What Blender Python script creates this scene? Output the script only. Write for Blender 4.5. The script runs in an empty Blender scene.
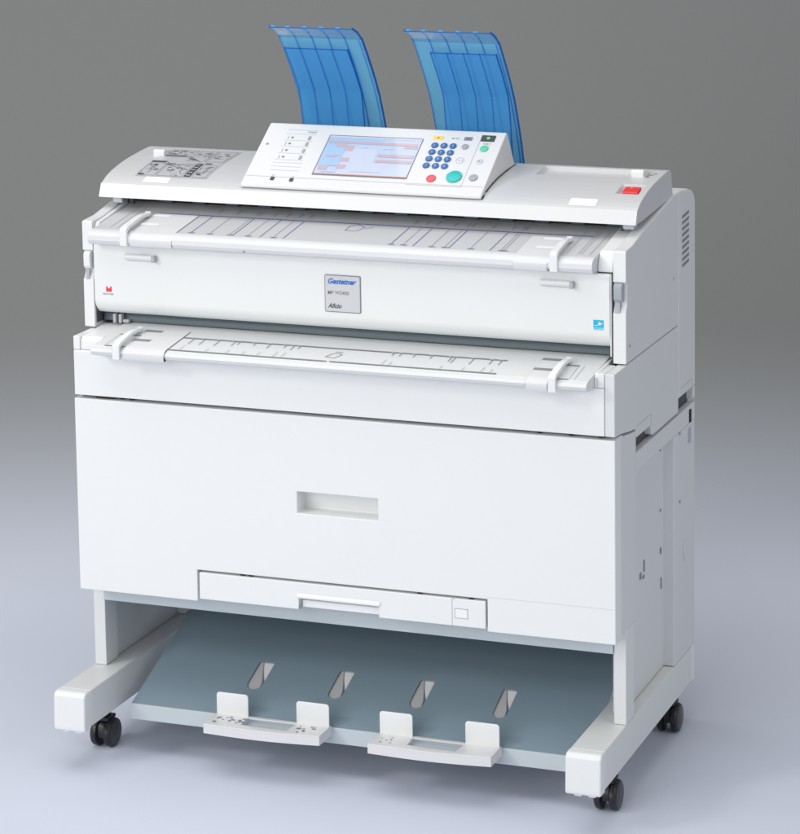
import bpy, bmesh, math, random
from mathutils import Matrix, Vector
random.seed(4)
S = bpy.context.scene
C = S.collection
R = math.radians

# ------------------------------------------------------------------ materials
def mat(name, col, rough=.45, spec=.5, noise=0., bump=0., scale=900., metal=0., coat=0.):
    m = bpy.data.materials.new(name); m.use_nodes = True
    nt = m.node_tree; b = nt.nodes['Principled BSDF']
    b.inputs['Base Color'].default_value = (*col, 1)
    b.inputs['Roughness'].default_value = rough
    b.inputs['Metallic'].default_value = metal
    b.inputs['Specular IOR Level'].default_value = spec
    b.inputs['Coat Weight'].default_value = coat
    tc = nt.nodes.new('ShaderNodeTexCoord')
    if noise:
        n = nt.nodes.new('ShaderNodeTexNoise'); n.inputs['Scale'].default_value = 5; n.inputs['Detail'].default_value = 5
        nt.links.new(tc.outputs['Object'], n.inputs['Vector'])
        mr = nt.nodes.new('ShaderNodeMapRange')
        mr.inputs[3].default_value = 1 - noise; mr.inputs[4].default_value = 1 + noise
        nt.links.new(n.outputs[0], mr.inputs[0])
        mx = nt.nodes.new('ShaderNodeVectorMath'); mx.operation = 'SCALE'
        mx.inputs[0].default_value = col
        nt.links.new(mr.outputs[0], mx.inputs['Scale']); nt.links.new(mx.outputs[0], b.inputs['Base Color'])
        mr2 = nt.nodes.new('ShaderNodeMapRange'); mr2.inputs[3].default_value = rough - .06; mr2.inputs[4].default_value = rough + .06
        nt.links.new(n.outputs[0], mr2.inputs[0]); nt.links.new(mr2.outputs[0], b.inputs['Roughness'])
    if bump:
        n = nt.nodes.new('ShaderNodeTexNoise'); n.inputs['Scale'].default_value = scale; n.inputs['Detail'].default_value = 3
        nt.links.new(tc.outputs['Object'], n.inputs['Vector'])
        bp = nt.nodes.new('ShaderNodeBump'); bp.inputs['Strength'].default_value = bump; bp.inputs['Distance'].default_value = .0006
        nt.links.new(n.outputs[0], bp.inputs['Height']); nt.links.new(bp.outputs[0], b.inputs['Normal'])
    return m
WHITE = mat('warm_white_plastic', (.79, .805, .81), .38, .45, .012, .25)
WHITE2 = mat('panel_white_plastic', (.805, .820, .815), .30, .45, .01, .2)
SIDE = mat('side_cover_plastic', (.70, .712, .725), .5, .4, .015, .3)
TABLE = mat('feed_table_plastic', (.585, .595, .61), .34, .45, .012, .2)
PANELW = mat('control_panel_plastic', (.72, .725, .735), .36, .45, .01, .2)
GUIDE = mat('guide_plastic', (.70, .71, .725), .36, .45, .01, .2)
TABLE2 = mat('lower_table_plastic', (.70, .715, .725), .36, .45, .01, .2)
METAL = mat('painted_steel', (.73, .745, .745), .4, .4, .015, .25)
RAIL = mat('pale_steel', (.52, .58, .61), .38, .5, .01)
SLATE = mat('slate_blue_steel', (.235, .318, .378), .42, .45, .03, .3)
THROAT = mat('throat_slate_plate', (.085, .12, .14), .45, .4, .02)
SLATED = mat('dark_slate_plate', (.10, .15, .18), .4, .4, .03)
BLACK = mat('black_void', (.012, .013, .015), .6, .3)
DGREY = mat('dark_grey_print', (.075, .08, .09), .5, .3)
MGREY = mat('grey_print', (.24, .25, .27), .5, .3)
LGREY = mat('light_grey_print', (.46, .47, .50), .5, .3)
BROWN = mat('shaded_tongue_steel', (.52, .52, .53), .5, .3)
INK = mat('blue_print', (.15, .18, .46), .5, .3)
INKG = mat('grey_blue_print', (.30, .32, .42), .5, .3)
CAST = mat('caster_black_plastic', (.018, .018, .022), .38, .5, .05)
CASTG = mat('caster_grey_face', (.05, .05, .056), .35, .5, .05)
BLUEKEY = mat('blue_key', (.035, .13, .37), .3, .5)
REDKEY = mat('red_key', (.80, .08, .10), .3, .5)
GREENKEY = mat('green_key', (.01, .50, .46), .3, .5)
LGREEN = mat('light_green_key', (.10, .62, .36), .3, .5)
GREYKEY = mat('grey_key', (.36, .37, .39), .35, .5)
YELLOW = mat('yellow_label', (.85, .66, .12), .4, .4)
RED = mat('red_button', (.78, .045, .05), .35, .5)
CYAN = mat('cyan_label', (.0, .48, .75), .4, .4)
LCYAN = mat('light_cyan_label', (.35, .72, .86), .4, .4)
PAPERW = mat('white_label', (.86, .86, .87), .5, .3)
BADGE = mat('badge_silver', (.60, .61, .63), .33, .5)
LOGOB = mat('logo_blue', (.02, .15, .55), .4, .4)
SHEET = mat('instruction_sheet_film', (.50, .51, .54), .3, .5)
LATCH = mat('latch_grey', (.36, .39, .42), .4, .5)
SCR = mat('screen_lavender', (.50, .57, .72), .12, .6)
SCRB = mat('screen_blue', (.38, .53, .75), .12, .6)
SCRP = mat('screen_pink', (.55, .41, .47), .12, .6)
SCRL = mat('screen_pale', (.56, .60, .72), .12, .6)
SCRO = mat('screen_orange', (.70, .22, .10), .12, .6)
GLIT = mat('green_lamp', (.2, .75, .25), .3, .5)

def blue_film(name, tcol, dcol, trans):
    m = bpy.data.materials.new(name); m.use_nodes = True
    nt = m.node_tree; nt.nodes.clear(); N = nt.nodes.new; L = nt.links.new
    out = N('ShaderNodeOutputMaterial')
    tr = N('ShaderNodeBsdfTransparent'); tr.inputs[0].default_value = (*tcol, 1)
    df = N('ShaderNodeBsdfDiffuse'); df.inputs[0].default_value = (*dcol, 1)
    tl = N('ShaderNodeBsdfTranslucent'); tl.inputs[0].default_value = (*dcol, 1)
    gl = N('ShaderNodeBsdfGlossy'); gl.inputs[0].default_value = (1, 1, 1, 1); gl.inputs[1].default_value = .3
    a = N('ShaderNodeMixShader'); a.inputs[0].default_value = .4; L(df.outputs[0], a.inputs[1]); L(tl.outputs[0], a.inputs[2])
    b = N('ShaderNodeMixShader'); b.inputs[0].default_value = trans; L(a.outputs[0], b.inputs[1]); L(tr.outputs[0], b.inputs[2])
    fr = N('ShaderNodeFresnel'); fr.inputs[0].default_value = 1.12
    fm = N('ShaderNodeMath'); fm.operation = 'MULTIPLY'; fm.inputs[1].default_value = .5; L(fr.outputs[0], fm.inputs[0])
    c = N('ShaderNodeMixShader'); L(fm.outputs[0], c.inputs[0]); L(b.outputs[0], c.inputs[1]); L(gl.outputs[0], c.inputs[2])
    L(c.outputs[0], out.inputs[0])
    return m
FILM = blue_film('blue_translucent_plastic', (.42, .80, 1.0), (.20, .62, .96), .30)
FILMF = blue_film('blue_translucent_flap', (.50, .80, 1.0), (.13, .47, .85), .40)
FILMR = blue_film('blue_translucent_rib', (.20, .48, .86), (.05, .27, .68), .42)

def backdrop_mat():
    m = bpy.data.materials.new('backdrop_painted_falloff'); m.use_nodes = True
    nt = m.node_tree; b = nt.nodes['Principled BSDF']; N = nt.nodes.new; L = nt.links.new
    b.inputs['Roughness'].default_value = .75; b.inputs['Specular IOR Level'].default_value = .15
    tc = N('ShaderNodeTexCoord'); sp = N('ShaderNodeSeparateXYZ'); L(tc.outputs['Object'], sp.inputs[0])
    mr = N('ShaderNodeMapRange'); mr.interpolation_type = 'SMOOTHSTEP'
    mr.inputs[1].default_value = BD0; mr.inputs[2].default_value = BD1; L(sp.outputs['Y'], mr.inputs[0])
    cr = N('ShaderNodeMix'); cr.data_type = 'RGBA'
    cr.inputs[6].default_value = (.65, .685, .80, 1); cr.inputs[7].default_value = (.240, .249, .248, 1)  # floor to wall: light falloff painted into the base colour
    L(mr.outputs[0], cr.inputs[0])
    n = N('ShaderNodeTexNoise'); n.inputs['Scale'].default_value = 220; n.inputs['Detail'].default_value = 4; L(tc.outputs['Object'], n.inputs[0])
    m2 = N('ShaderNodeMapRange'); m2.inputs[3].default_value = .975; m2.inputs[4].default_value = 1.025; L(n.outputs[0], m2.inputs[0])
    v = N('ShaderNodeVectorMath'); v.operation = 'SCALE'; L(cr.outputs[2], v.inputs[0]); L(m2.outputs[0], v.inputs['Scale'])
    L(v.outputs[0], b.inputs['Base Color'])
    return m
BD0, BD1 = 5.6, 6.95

# ------------------------------------------------------------------ helpers
ROOT = Vector((.54, .2, 0))
root = bpy.data.objects.new('wide_format_copier', None); C.objects.link(root); root.location = ROOT
root['label'] = 'large white wide-format copier on casters with blue output guides and a tilted control panel'
root['category'] = 'copier'

def link(name, me, mats, parent, bevel=0, seg=3, ang=35, smooth=True, label=None):
    o = bpy.data.objects.new(name, me); C.objects.link(o)
    if not isinstance(mats, (list, tuple)): mats = [mats]
    if len(me.materials) == 0:
        for m in mats: me.materials.append(m)
    if parent is not None:
        o.parent = parent
        if parent is root: o.matrix_parent_inverse = Matrix.Translation(-ROOT)
    if smooth:
        for p in me.polygons: p.use_smooth = True
        me.set_sharp_from_angle(angle=R(32))
    if bevel:
        md = o.modifiers.new('Bevel', 'BEVEL'); md.width = bevel; md.segments = seg
        md.limit_method = 'ANGLE'; md.angle_limit = R(ang); md.harden_normals = False
        for p in me.polygons: p.use_smooth = True
        w = o.modifiers.new('WN', 'WEIGHTED_NORMAL'); w.keep_sharp = False; w.weight = 80
        if me.attributes.get('sharp_edge'): me.attributes.remove(me.attributes['sharp_edge'])
    if label: o['label'] = label
    return o
def mesh_of(bm):
    bmesh.ops.remove_doubles(bm, verts=bm.verts, dist=1e-6)
    bmesh.ops.recalc_face_normals(bm, faces=bm.faces)
    me = bpy.data.meshes.new('m'); bm.to_mesh(me); bm.free(); return me
def islands(name, bm, m, parent, bevel=0, **k):
    """every separate piece of the bmesh becomes a part of its own"""
    bm.verts.index_update(); seen = set(); out = []
    for v in bm.verts:
        if v in seen: continue
        grp = [v]; seen.add(v); st_ = [v]
        while st_:
            a = st_.pop()
            for e_ in a.link_edges:
                b = e_.other_vert(a)
                if b not in seen: seen.add(b); st_.append(b); grp.append(b)
        nb = bmesh.new(); mp = {a: nb.verts.new(a.co) for a in grp}; done = set()
        for a in grp:
            for f_ in a.link_faces:
                if f_ not in done:
                    done.add(f_); nb.faces.new([mp[q] for q in f_.verts]).material_index = f_.material_index
        out.append(link(name, mesh_of(nb), m, parent, bevel, **k))
    bm.free(); return out
def add_box(bm, x0, x1, y0, y1, z0, z1, mi=0, M=None):
    v = [bm.verts.new((x, y, z)) for x in (x0, x1) for y in (y0, y1) for z in (z0, z1)]
    if M is not None:
        for a in v: a.co = M @ a.co
    for q in ((0,1,3,2),(4,6,7,5),(0,4,5,1),(2,3,7,6),(0,2,6,4),(1,5,7,3)):
        f = bm.faces.new([v[i] for i in q]); f.material_index = mi
def box(name, x0, x1, y0, y1, z0, z1, m, parent=root, bevel=.0015, **k):
    bm = bmesh.new(); add_box(bm, x0, x1, y0, y1, z0, z1)
    return link(name, mesh_of(bm), m, parent, bevel, **k)
def add_prism(bm, prof, x0, x1, mi=0):
    """closed (y,z) outline extruded along x"""
    a = [bm.verts.new((x0, y, z)) for y, z in prof]; b = [bm.verts.new((x1, y, z)) for y, z in prof]
    n = len(prof)
    for i in range(n):
        f = bm.faces.new((a[i], a[(i+1) % n], b[(i+1) % n], b[i])); f.material_index = mi
    bm.faces.new(a).material_index = mi; bm.faces.new(b[::-1]).material_index = mi
def prism(name, prof, x0, x1, m, parent=root, bevel=.0015, **k):
    bm = bmesh.new(); add_prism(bm, prof, x0, x1)
    return link(name, mesh_of(bm), m, parent, bevel, **k)
def cells(name, us, vs, dep, back, m, parent=root, axis='y', bevel=.0015, mi=None, **k):
    """panel made of grid cells; dep(i,j) = front coordinate of a cell, or None for a through gap. axis y: u=x v=z; axis x: u=y v=z"""
    bm = bmesh.new()
    P = (lambda u, v, d: (u, d, v)) if axis == 'y' else (lambda u, v, d: (d, u, v))
    nu, nv = len(us)-1, len(vs)-1
    D = [[dep(i, j) if 0 <= i < nu and 0 <= j < nv else None for j in range(-1, nv+1)] for i in range(-1, nu+1)]
    g = lambda i, j: D[i+1][j+1]
    def quad(*p): bm.faces.new([bm.verts.new(q) for q in p])
    for i in range(nu):
        for j in range(nv):
            d = g(i, j)
            if d is None: continue
            u0, u1, v0, v1 = us[i], us[i+1], vs[j], vs[j+1]
            quad(P(u0,v0,d), P(u1,v0,d), P(u1,v1,d), P(u0,v1,d))
            quad(P(u0,v0,back), P(u1,v0,back), P(u1,v1,back), P(u0,v1,back))
            for (a, b, e) in (((i-1, j), (u0,v0), (u0,v1)), ((i+1, j), (u1,v0), (u1,v1)), ((i, j-1), (u0,v0), (u1,v0)), ((i, j+1), (u0,v1), (u1,v1))):
                o = g(*a)
                if o is None: quad(P(*b,d), P(*e,d), P(*e,back), P(*b,back))
                elif abs(o-back) > abs(d-back) + 1e-9: pass
                elif abs(o-d) > 1e-9: quad(P(*b,d), P(*e,d), P(*e,o), P(*b,o))
    bmesh.ops.remove_doubles(bm, verts=bm.verts, dist=1e-6)
    bmesh.ops.recalc_face_normals(bm, faces=bm.faces)
    bmesh.ops.dissolve_limit(bm, angle_limit=.01, verts=bm.verts, edges=bm.edges)
    return link(name, mesh_of(bm), m, parent, bevel, **k)
def rrect(x0, x1, y0, y1, r, n=5, corners=(1, 1, 1, 1)):
    pts = []
    for k, (cx, cy, a0) in enumerate(((x1-r, y1-r, 0), (x0+r, y1-r, 90), (x0+r, y0+r, 180), (x1-r, y0+r, 270))):
        if not corners[k]:
            pts.append(((x1, y1), (x0, y1), (x0, y0), (x1, y0))[k]); continue
        for i in range(n+1):
            a = R(a0 + 90*i/n); pts.append((cx + r*math.cos(a), cy + r*math.sin(a)))
    return pts
def circ(cx, cy, r, n=24, sy=1.): return [(cx + r*math.cos(2*math.pi*i/n), cy + r*sy*math.sin(2*math.pi*i/n)) for i in range(n)]
def plate(name, loops, th, M, m, parent=root, bev=0., off=None, label=None, bevel=0):
    """flat 2D outline(s) with holes, thickness th above the plane of M"""
    cu = bpy.data.curves.new('c', 'CURVE'); cu.dimensions = '2D'; cu.fill_mode = 'BOTH'
    cu.extrude = max(th/2 - bev, 1e-5); cu.bevel_depth = bev; cu.bevel_resolution = 2; cu.offset = -bev
    for lp in loops:
        s = cu.splines.new('POLY'); s.points.add(len(lp)-1); s.use_cyclic_u = True
        for p, q in zip(s.points, lp): p.co = (q[0], q[1], 0, 1)
    t = bpy.data.objects.new('t', cu)
    me = bpy.data.meshes.new_from_object(t); me.transform(Matrix.Translation((0, 0, th/2))); me.transform(M)
    bpy.data.objects.remove(t); bpy.data.curves.remove(cu)
    bm = bmesh.new(); bm.from_mesh(me); bmesh.ops.remove_doubles(bm, verts=bm.verts, dist=1e-6); bm.to_mesh(me); bm.free()
    me.materials.clear()
    return link(name, me, m, parent, bevel, label=label)
def text(name, s, size, M, m, parent, shear=0, off=0, sx=1., align='LEFT'):
    cu = bpy.data.curves.new('t', 'FONT'); cu.body = s; cu.size = size; cu.shear = shear; cu.offset = off
    cu.extrude = .00015; cu.align_x = align; cu.resolution_u = 3
    t = bpy.data.objects.new('t', cu); me = bpy.data.meshes.new_from_object(t)
    me.transform(Matrix.Diagonal((sx, 1, 1, 1))); me.transform(M)
    bpy.data.objects.remove(t); bpy.data.curves.remove(cu); me.materials.clear()
    return link(name, me, m, parent, smooth=False)
def frame(org, ux, uy):
    ux = Vector(ux).normalized(); uy = Vector(uy).normalized(); uz = ux.cross(uy)
    M = Matrix((ux, uy, uz)).transposed().to_4x4(); M.translation = org; return M
def front(y): return frame((0, y, 0), (1, 0, 0), (0, 0, 1))         # plane facing the viewer (u=x, v=z), out = -y
def side(x): return frame((x, 0, 0), (0, 1, 0), (0, 0, 1))          # plane facing right (u=y, v=z), out = +x
def along(prof, x0, x1, th, name, m, parent, **k):
    """thin sheet following an open (y,z) profile, thickness th upward/outward"""
    top = []
    for i, (y, z) in enumerate(prof):
        a = prof[max(i-1, 0)]; b = prof[min(i+1, len(prof)-1)]
        d = Vector((b[0]-a[0], b[1]-a[1])).normalized(); top.append((y - d[1]*th, z + d[0]*th))
    return prism(name, prof + top[::-1], x0, x1, m, parent, **k)
W = 1.08

# ------------------------------------------------------------------ stand: feet, posts, casters
def foot(x0, x1):
    f = box('foot_beam', x0, x1, -.068, .50, .084, .155, METAL, bevel=.003)
    f2 = prism('front_end_cap', [(-.0685, .156), (-.085, .156), (-.0915, .153), (-.0945, .146), (-.0965, .090), (-.0955, .081), (-.0685, .080)], x0-.0008, x1+.0008, WHITE, f, bevel=.004, seg=4, ang=30)
    bm = bmesh.new()
    for k in (.22, .62): add_box(bm, x0+(x1-x0)*k, x0+(x1-x0)*(k+.2), -.088, -.074, .0765, .0805)
    islands('cap_clip', bm, PAPERW, f, .0005)
    box('rear_end_cap', x0-.0008, x1+.0008, .5005, .518, .082, .156, WHITE, f, bevel=.004)
    return f
foot(0, .064); foot(1.015, 1.08)
def lathe_x(bm, prof, cx, cy, cz, n=40, mi=0):
    rings = []
    for (dx, r) in prof:
        rings.append([bm.verts.new((cx+dx, cy + r*math.cos(2*math.pi*i/n), cz + r*math.sin(2*math.pi*i/n))) for i in range(n)])
    for a, b in zip(rings[:-1], rings[1:]):
        for i in range(n):
            bm.faces.new((a[i], a[(i+1) % n], b[(i+1) % n], b[i])).material_index = mi
    bm.faces.new(rings[0][::-1]).material_index = mi; bm.faces.new(rings[-1]).material_index = mi
def caster(cx, cy):
    bm = bmesh.new()
    # hood over the two wheels and its stem
    prof = [(cy + .0215*math.cos(R(a)), .0305 + .0245*math.sin(R(a))) for a in range(-20, 201, 20)] + [(cy-.008, .020), (cy+.008, .020)]
    add_prism(bm, prof, cx-.0065, cx+.0065)
    add_box(bm, cx-.014, cx+.014, cy-.016, cy+.016, .0545, .061)
    add_box(bm, cx-.008, cx+.008, cy-.008, cy+.008, .058, .0845)
    o = link('caster', mesh_of(bm), CAST, root, .001)
    for s in (-1, 1):
        bm = bmesh.new()
        lathe_x(bm, [(s*.0075, .024), (s*.009, .0277), (s*.0155, .0285), (s*.0195, .0270), (s*.0215, .0238)], cx, cy, .0285)
        w = link('wheel', mesh_of(bm), CAST, o)
        bm = bmesh.new()
        lathe_x(bm, [(s*.0216, .0228), (s*.0224, .0215), (s*.0226, .012), (s*.0232, .0105), (s*.0236, .004)], cx, cy, .0285)
        for v in bm.verts: pass
        # disc merged in the wheel mesh look: its own small face cover
        me = mesh_of(bm)
        bm2 = bmesh.new(); bm2.from_mesh(w.data); k = len(bm2.faces); bm2.from_mesh(me)
        bm2.faces.ensure_lookup_table()
        for f in bm2.faces[k:]: f.material_index = 1
        bm2.to_mesh(w.data); bm2.free(); w.data.materials.append(CASTG)
        for p in w.data.polygons: p.use_smooth = True
        w.data.set_sharp_from_angle(angle=R(40))
for cx in (.030, 1.050):
    for cy in (.047, .445): caster(cx, cy)
# front posts and rear columns on the feet
cells('front_post', [.004, .0085, .0235, .028], [.1556, .33], lambda i, j: .0615, .110, METAL, bevel=.0015)
prism('front_post', [(.0615, .1556), (.0615, .3334), (.1255, .3334), (.1105, .3200), (.1105, .1556)], 1.0565, 1.0795, METAL, bevel=.0015)
box('side_plate', .006, .022, .1105, .375, .1556, .36, SIDE, bevel=.001)
box('side_plate', 1.0395, 1.058, .1105, .383, .1566, .655, SIDE, bevel=.001)
box('rear_column', .003, .040, .376, .522, .1562, .36, SIDE, bevel=.002)
c = box('rear_column', 1.026, 1.0795, .3765, .522, .1562, .6095, SIDE, bevel=.002)
plate('oval_cap', [circ(0, 0, .0085, 28, 2.4)], .0025, side(1.0796) @ Matrix.Translation((.449, .366, 0)), SIDE, c, bev=.001)
plate('power_inlet', [rrect(.479, .4915, .560, .586, .002)], .001, side(1.0805), BLACK, c) if False else None

# rear lower screen between the columns (keeps the stacker's dark background)
box('back_plate', .0405, 1.0255, .500, .506, .30, .70, METAL, bevel=.001)

# ------------------------------------------------------------------ cabinet
cab = bmesh.new()
add_box(cab, .014, 1.036, .050, .498, .334, .660)
cab = link('cabinet_body', mesh_of(cab), METAL, root, .001)
# right side cover: front strip, top strip with the seam between them
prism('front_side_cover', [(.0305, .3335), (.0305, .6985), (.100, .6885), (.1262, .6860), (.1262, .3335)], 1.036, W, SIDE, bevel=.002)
o = prism('upper_side_strip', [(.1285, .610), (.1285, .6445), (.5215, .6445), (.5215, .610)], 1.037, W, SIDE, bevel=.0015)
plate('power_inlet', [rrect(.4795, .492, .6115, .637, .002)], .0015, side(1.0801), BLACK, o)
plate('access_cover', [rrect(.474, .492, .5715, .600, .002)], .0012, side(1.0796), LGREY, c)
box('gap_shade_core', 1.020, 1.0665, .1275, .515, .6448, .6900, DGREY, bevel=0)  # coloured dark so the gap under the middle body looks shaded
box('cover_gap', 1.070, 1.0788, .1263, .1284, .611, .6860, DGREY, bevel=0)
box('left_side_cover', .010, .0138, .0305, .50, .3335, .6995, SIDE, bevel=.001)
# screws and slots seen on the right side
pl = bmesh.new()
def slot(bm, y, z, w, h, x=1.0583): add_box(bm, x, x+.0008, y, y+w, z, z+h)
for (y, z, w, h) in ((.218, .376, .010, .012), (.243, .384, .007, .022), (.236, .372, .012, .006), (.352, .586, .006, .018), (.352, .468, .006, .005), (.352, .385, .008, .012), (.356, .315, .006, .022)):
    slot(pl, y, z, w, h)
for (y, z) in ((.372+.04, .604), (.372+.04, .47)):
    slot(pl, y, z, .006, .005, 1.0797)
sp = islands('screw_hole', pl, MGREY, c)

# front drawer panel: a wide front with an opening for the small tray at its lower edge
xs = [.010, .258, .4655, .626, .8365, 1.0795]; zs = [.3262, .387, .515, .5555, .6995]
def dd(i, j):
    if j == 0 and 1 <= i <= 3: return None
    if j == 2 and i == 2: return .038
    return 0.
drawer = cells('roll_drawer', xs, zs, dd, .046, WHITE2, bevel=.0022)
prism('handle_grip', [(.0215, .517), (.0215, .5535), (.006, .5535), (.004, .5515), (.012, .530), (.016, .519)], .4675, .6242, WHITE, drawer, bevel=.001) if False else None
box('panel_seam', .8368, 1.0775, -.0002, .001, .3912, .3916, LGREY, drawer, bevel=0)
# small paper tray
xs = [.2625, .4655, .625, .8335]; zs = [.3315, .336, .3540, .3830]
tray = cells('paper_cassette', xs, zs, lambda i, j: (.016 if (i == 1 and j in (0, 1)) else -.0015), .030, WHITE2, bevel=.0018)
prism('handle_lip', [(-.0018, .3545), (-.0042, .3540), (-.0048, .3570), (-.0036, .3605), (-.0018, .3635)], .4625, .6285, WHITE2, tray, bevel=.001)
box('handle_back', .468, .6225, .010, .0158, .3335, .3465, PAPERW, tray, bevel=.0008)
bm = bmesh.new()
for a in ((.769, .7695, .332, .3825), (.7695, .774, .3825, .3830)): add_box(bm, a[0], a[1], -.0019, -.0014, a[2], a[3])
for a in ((.7745, .7995, .3645, .3651), (.7745, .7995, .3471, .3477), (.7745, .7751, .3471, .3651), (.7989, .7995, .3471, .3651)):
    add_box(bm, a[0], a[1], -.0021, -.0014, a[2], a[3])
link('window_frame_line', mesh_of(bm), MGREY, tray)
plate('size_window', [rrect(.7752, .7988, .3478, .3644, .001)], .0006, front(-.00152), PAPERW, tray)
# small black feet and catches in the gap above the cassette and above the drawer
bm = bmesh.new()
add_box(bm, .2585, .836, .024, .034, .3835, .3865)
for x in (.345, .362, .70, .80): add_box(bm, x, x+.008, .004, .02, .3835, .3862)
islands('tray_gap', bm, BLACK, tray)
# rail below the drawer
box('lower_rail', .0285, 1.0560, .0560, .080, .2885, .3335, RAIL, bevel=.001)
box('cabinet_floor', .030, 1.054, .0805, .49, .318, .333, SLATED, bevel=0)

# ------------------------------------------------------------------ stacker tray
TY0, TZ0, TY1, TZ1 = .025, .100, .448, .2662
u = Vector((0, TY1-TY0, TZ1-TZ0)).normalized()
TM = frame((0, TY0, TZ0), (1, 0, 0), u)
LT = math.hypot(TY1-TY0, TZ1-TZ0)
holes = []
HX = ((.304, .3355), (.473, .503), (.6385, .668), (.8055, .834))
for a, b in HX:
    r = (b-a)/2 - .0004
    lo = [( (a+b)/2 + r*math.cos(R(t)), .075 + r + r*.95*math.sin(R(t))) for t in range(180, 361, 15)]
    holes.append([(b, .095)] + [(b, .150), (b-.003, .1535), (a+.003, .1535), (a, .150), (a, .095)] + lo)
st = plate('stacker_tray', [[(.0985, 0), (1.012, 0), (1.012, LT), (.0985, LT)]] + holes, .0016, TM @ Matrix.Translation((0, 0, -.0016)), SLATE)
prism('front_lip', [(.0235, .1003), (.0262, .1008), (.0262, .072), (.034, .0705), (.034, .069), (.0235, .070)], .0985, 1.012, RAIL, st, bevel=.0008)
for a, b in HX:
    r = (b-a)/2
    plate('bent_tongue', [[(a-.003, .158), (a+.15*(b-a), .158), (b-.006, .100), (b-.004, .082), ((a+b)/2, .070), (a, .078), (a-.003, .095)]], .001, TM @ Matrix.Translation((0, 0, -.0042)), BROWN, st)
    plate('lit_floor_plate', [[(a+.1*(b-a), .160), (b+.004, .160), (b+.004, .09)]], .001, TM @ Matrix.Translation((0, 0, -.0065)), PAPERW, st)  # pale plate added below the slot, stands in for lit floor
# paper stops on the tray's front edge
def paper_stop(x0, x1, stain):
    w = x1-x0; n = 10
    # plan outline with a softly bowed front edge
    fr = [(x0 + w*i/n, -.037 - .007*math.sin(math.pi*i/n) - .003*(1-i/n) + .003*(i/n)) for i in range(n+1)]
    out = fr + [(x1+.001, .0205), (x0-.001, .0205)]
    a, b = x0+w*.30, x1-w*.30
    hole = [(a, -.024), (b, -.027), (b+.004, .012), (a-.002, .012)]
    Mz = Matrix.Translation((0, 0, .1015))
    o = plate('paper_stop', [out, hole], .0035, Mz, PANELW, bev=.0008)
    bm = bmesh.new()
    # skirt around the rim
    ins = [(p[0] + (.0015 if k == 0 else -.0015 if k == n else 0), p[1]+.0025) for k, p in enumerate(fr)]
    k0 = [(x0-.0008, .0225)] + fr + [(x1+.0008, .0225)]
    k1 = [(x0+.0022, .0225)] + ins + [(x1-.0022, .0225)]
    bm.free()
    plate('skirt', [k0 + k1[::-1]], .0153, Matrix.Translation((0, 0, .0865)), PANELW, o)
    box('recess_floor', a-.003, b+.005, -.030, .013, .0935, .0955, RAIL, o, bevel=.0005)
    for (ta, tb) in ((x0+.002, x0+.067), (x1-.067, x1-.001)):
        plate('stop_tab', [rrect(ta, tb, .1045, .1478, .006, corners=(1, 1, 0, 0))], .0028, front(.0168), WHITE2, o, bev=.0008)
    bm = bmesh.new()
    rnd = random.Random(3 if stain else 8)
    for k in range(26 if stain else 9):
        px = x0 + .010 + rnd.random()*w*.26 if (k % 4 or not stain) and k < 22 else x1 - .055 + rnd.random()*.035
        py = -.028 + rnd.random()*.034; s = .0012 + rnd.random()*(.0035 if stain else .0022)
        vs = [bm.verts.new((px + s*math.cos(t)*(.7+.6*rnd.random()), py + .8*s*math.sin(t)*(.6+.8*rnd.random()), .1052 + .00003*k)) for t in [i*math.pi/3.5 for i in range(7)]]
        bm.faces.new(vs)
    islands('scuff_mark', bm, GREYKEY if not stain else MGREY, o, smooth=False)
    return o
paper_stop(.283, .516, True); paper_stop(.615, .853, False)

# ------------------------------------------------------------------ roll feed unit (middle body)
# right side outline with the two grip notches
mid_prof = [(-.002, .7065), (-.002, .8195), (.405, .8195), (.405, .6505), (.236, .6505), (.226, .6535), (.221, .672), (.131, .672), (.127, .676), (.1262, .690), (.10, .6925), (.03, .7035)]
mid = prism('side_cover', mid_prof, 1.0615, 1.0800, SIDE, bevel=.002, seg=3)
bm = bmesh.new()
for (y0, y1) in ((.132, .222), (.420, .500)):
    add_box(bm, y0 and 1.0801, 1.0805, y0, y1, .6935, .6941)
    add_box(bm, 1.0801, 1.0805, y1-.0006, y1, .672, .694)
islands('grip_outline', bm, LGREY, mid)
rear = prism('rear_cover', [(.4065, .676), (.4065, 1.0775), (.425, 1.0778), (.470, 1.0735), (.500, 1.066), (.516, 1.057), (.524, 1.044), (.525, 1.03), (.525, .676)], .94, W, SIDE, bevel=.0035, seg=4)
prism('rear_foot', [(.508, .652), (.508, .6758), (.5245, .6758), (.5245, .652)], 1.050, 1.0795, SIDE, rear, bevel=.001)
box('rear_body', .0, .9395, .40, .525, .676, 1.05, SIDE, bevel=.003)
bm = bmesh.new()
for k in range(9):
    z = 1.0275 - k*.0118
    p = [(.4535 - .045, z-.006), (.4535-.045, z), (.474-.018, z+.0035), (.474-.018, z-.0025)]
    a = [bm.verts.new((1.0799, .005+y, zz)) for y, zz in p]; b = [bm.verts.new((1.0803, .005+y, zz)) for y, zz in p]
    bm.faces.new(a[::-1]); bm.faces.new(b)
    for i in range(4): bm.faces.new((a[i], a[(i+1) % 4], b[(i+1) % 4], b[i]))
for v in bm.verts: v.co.y += .018
vent = islands('vent_slot', bm, MGREY, rear)
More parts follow.
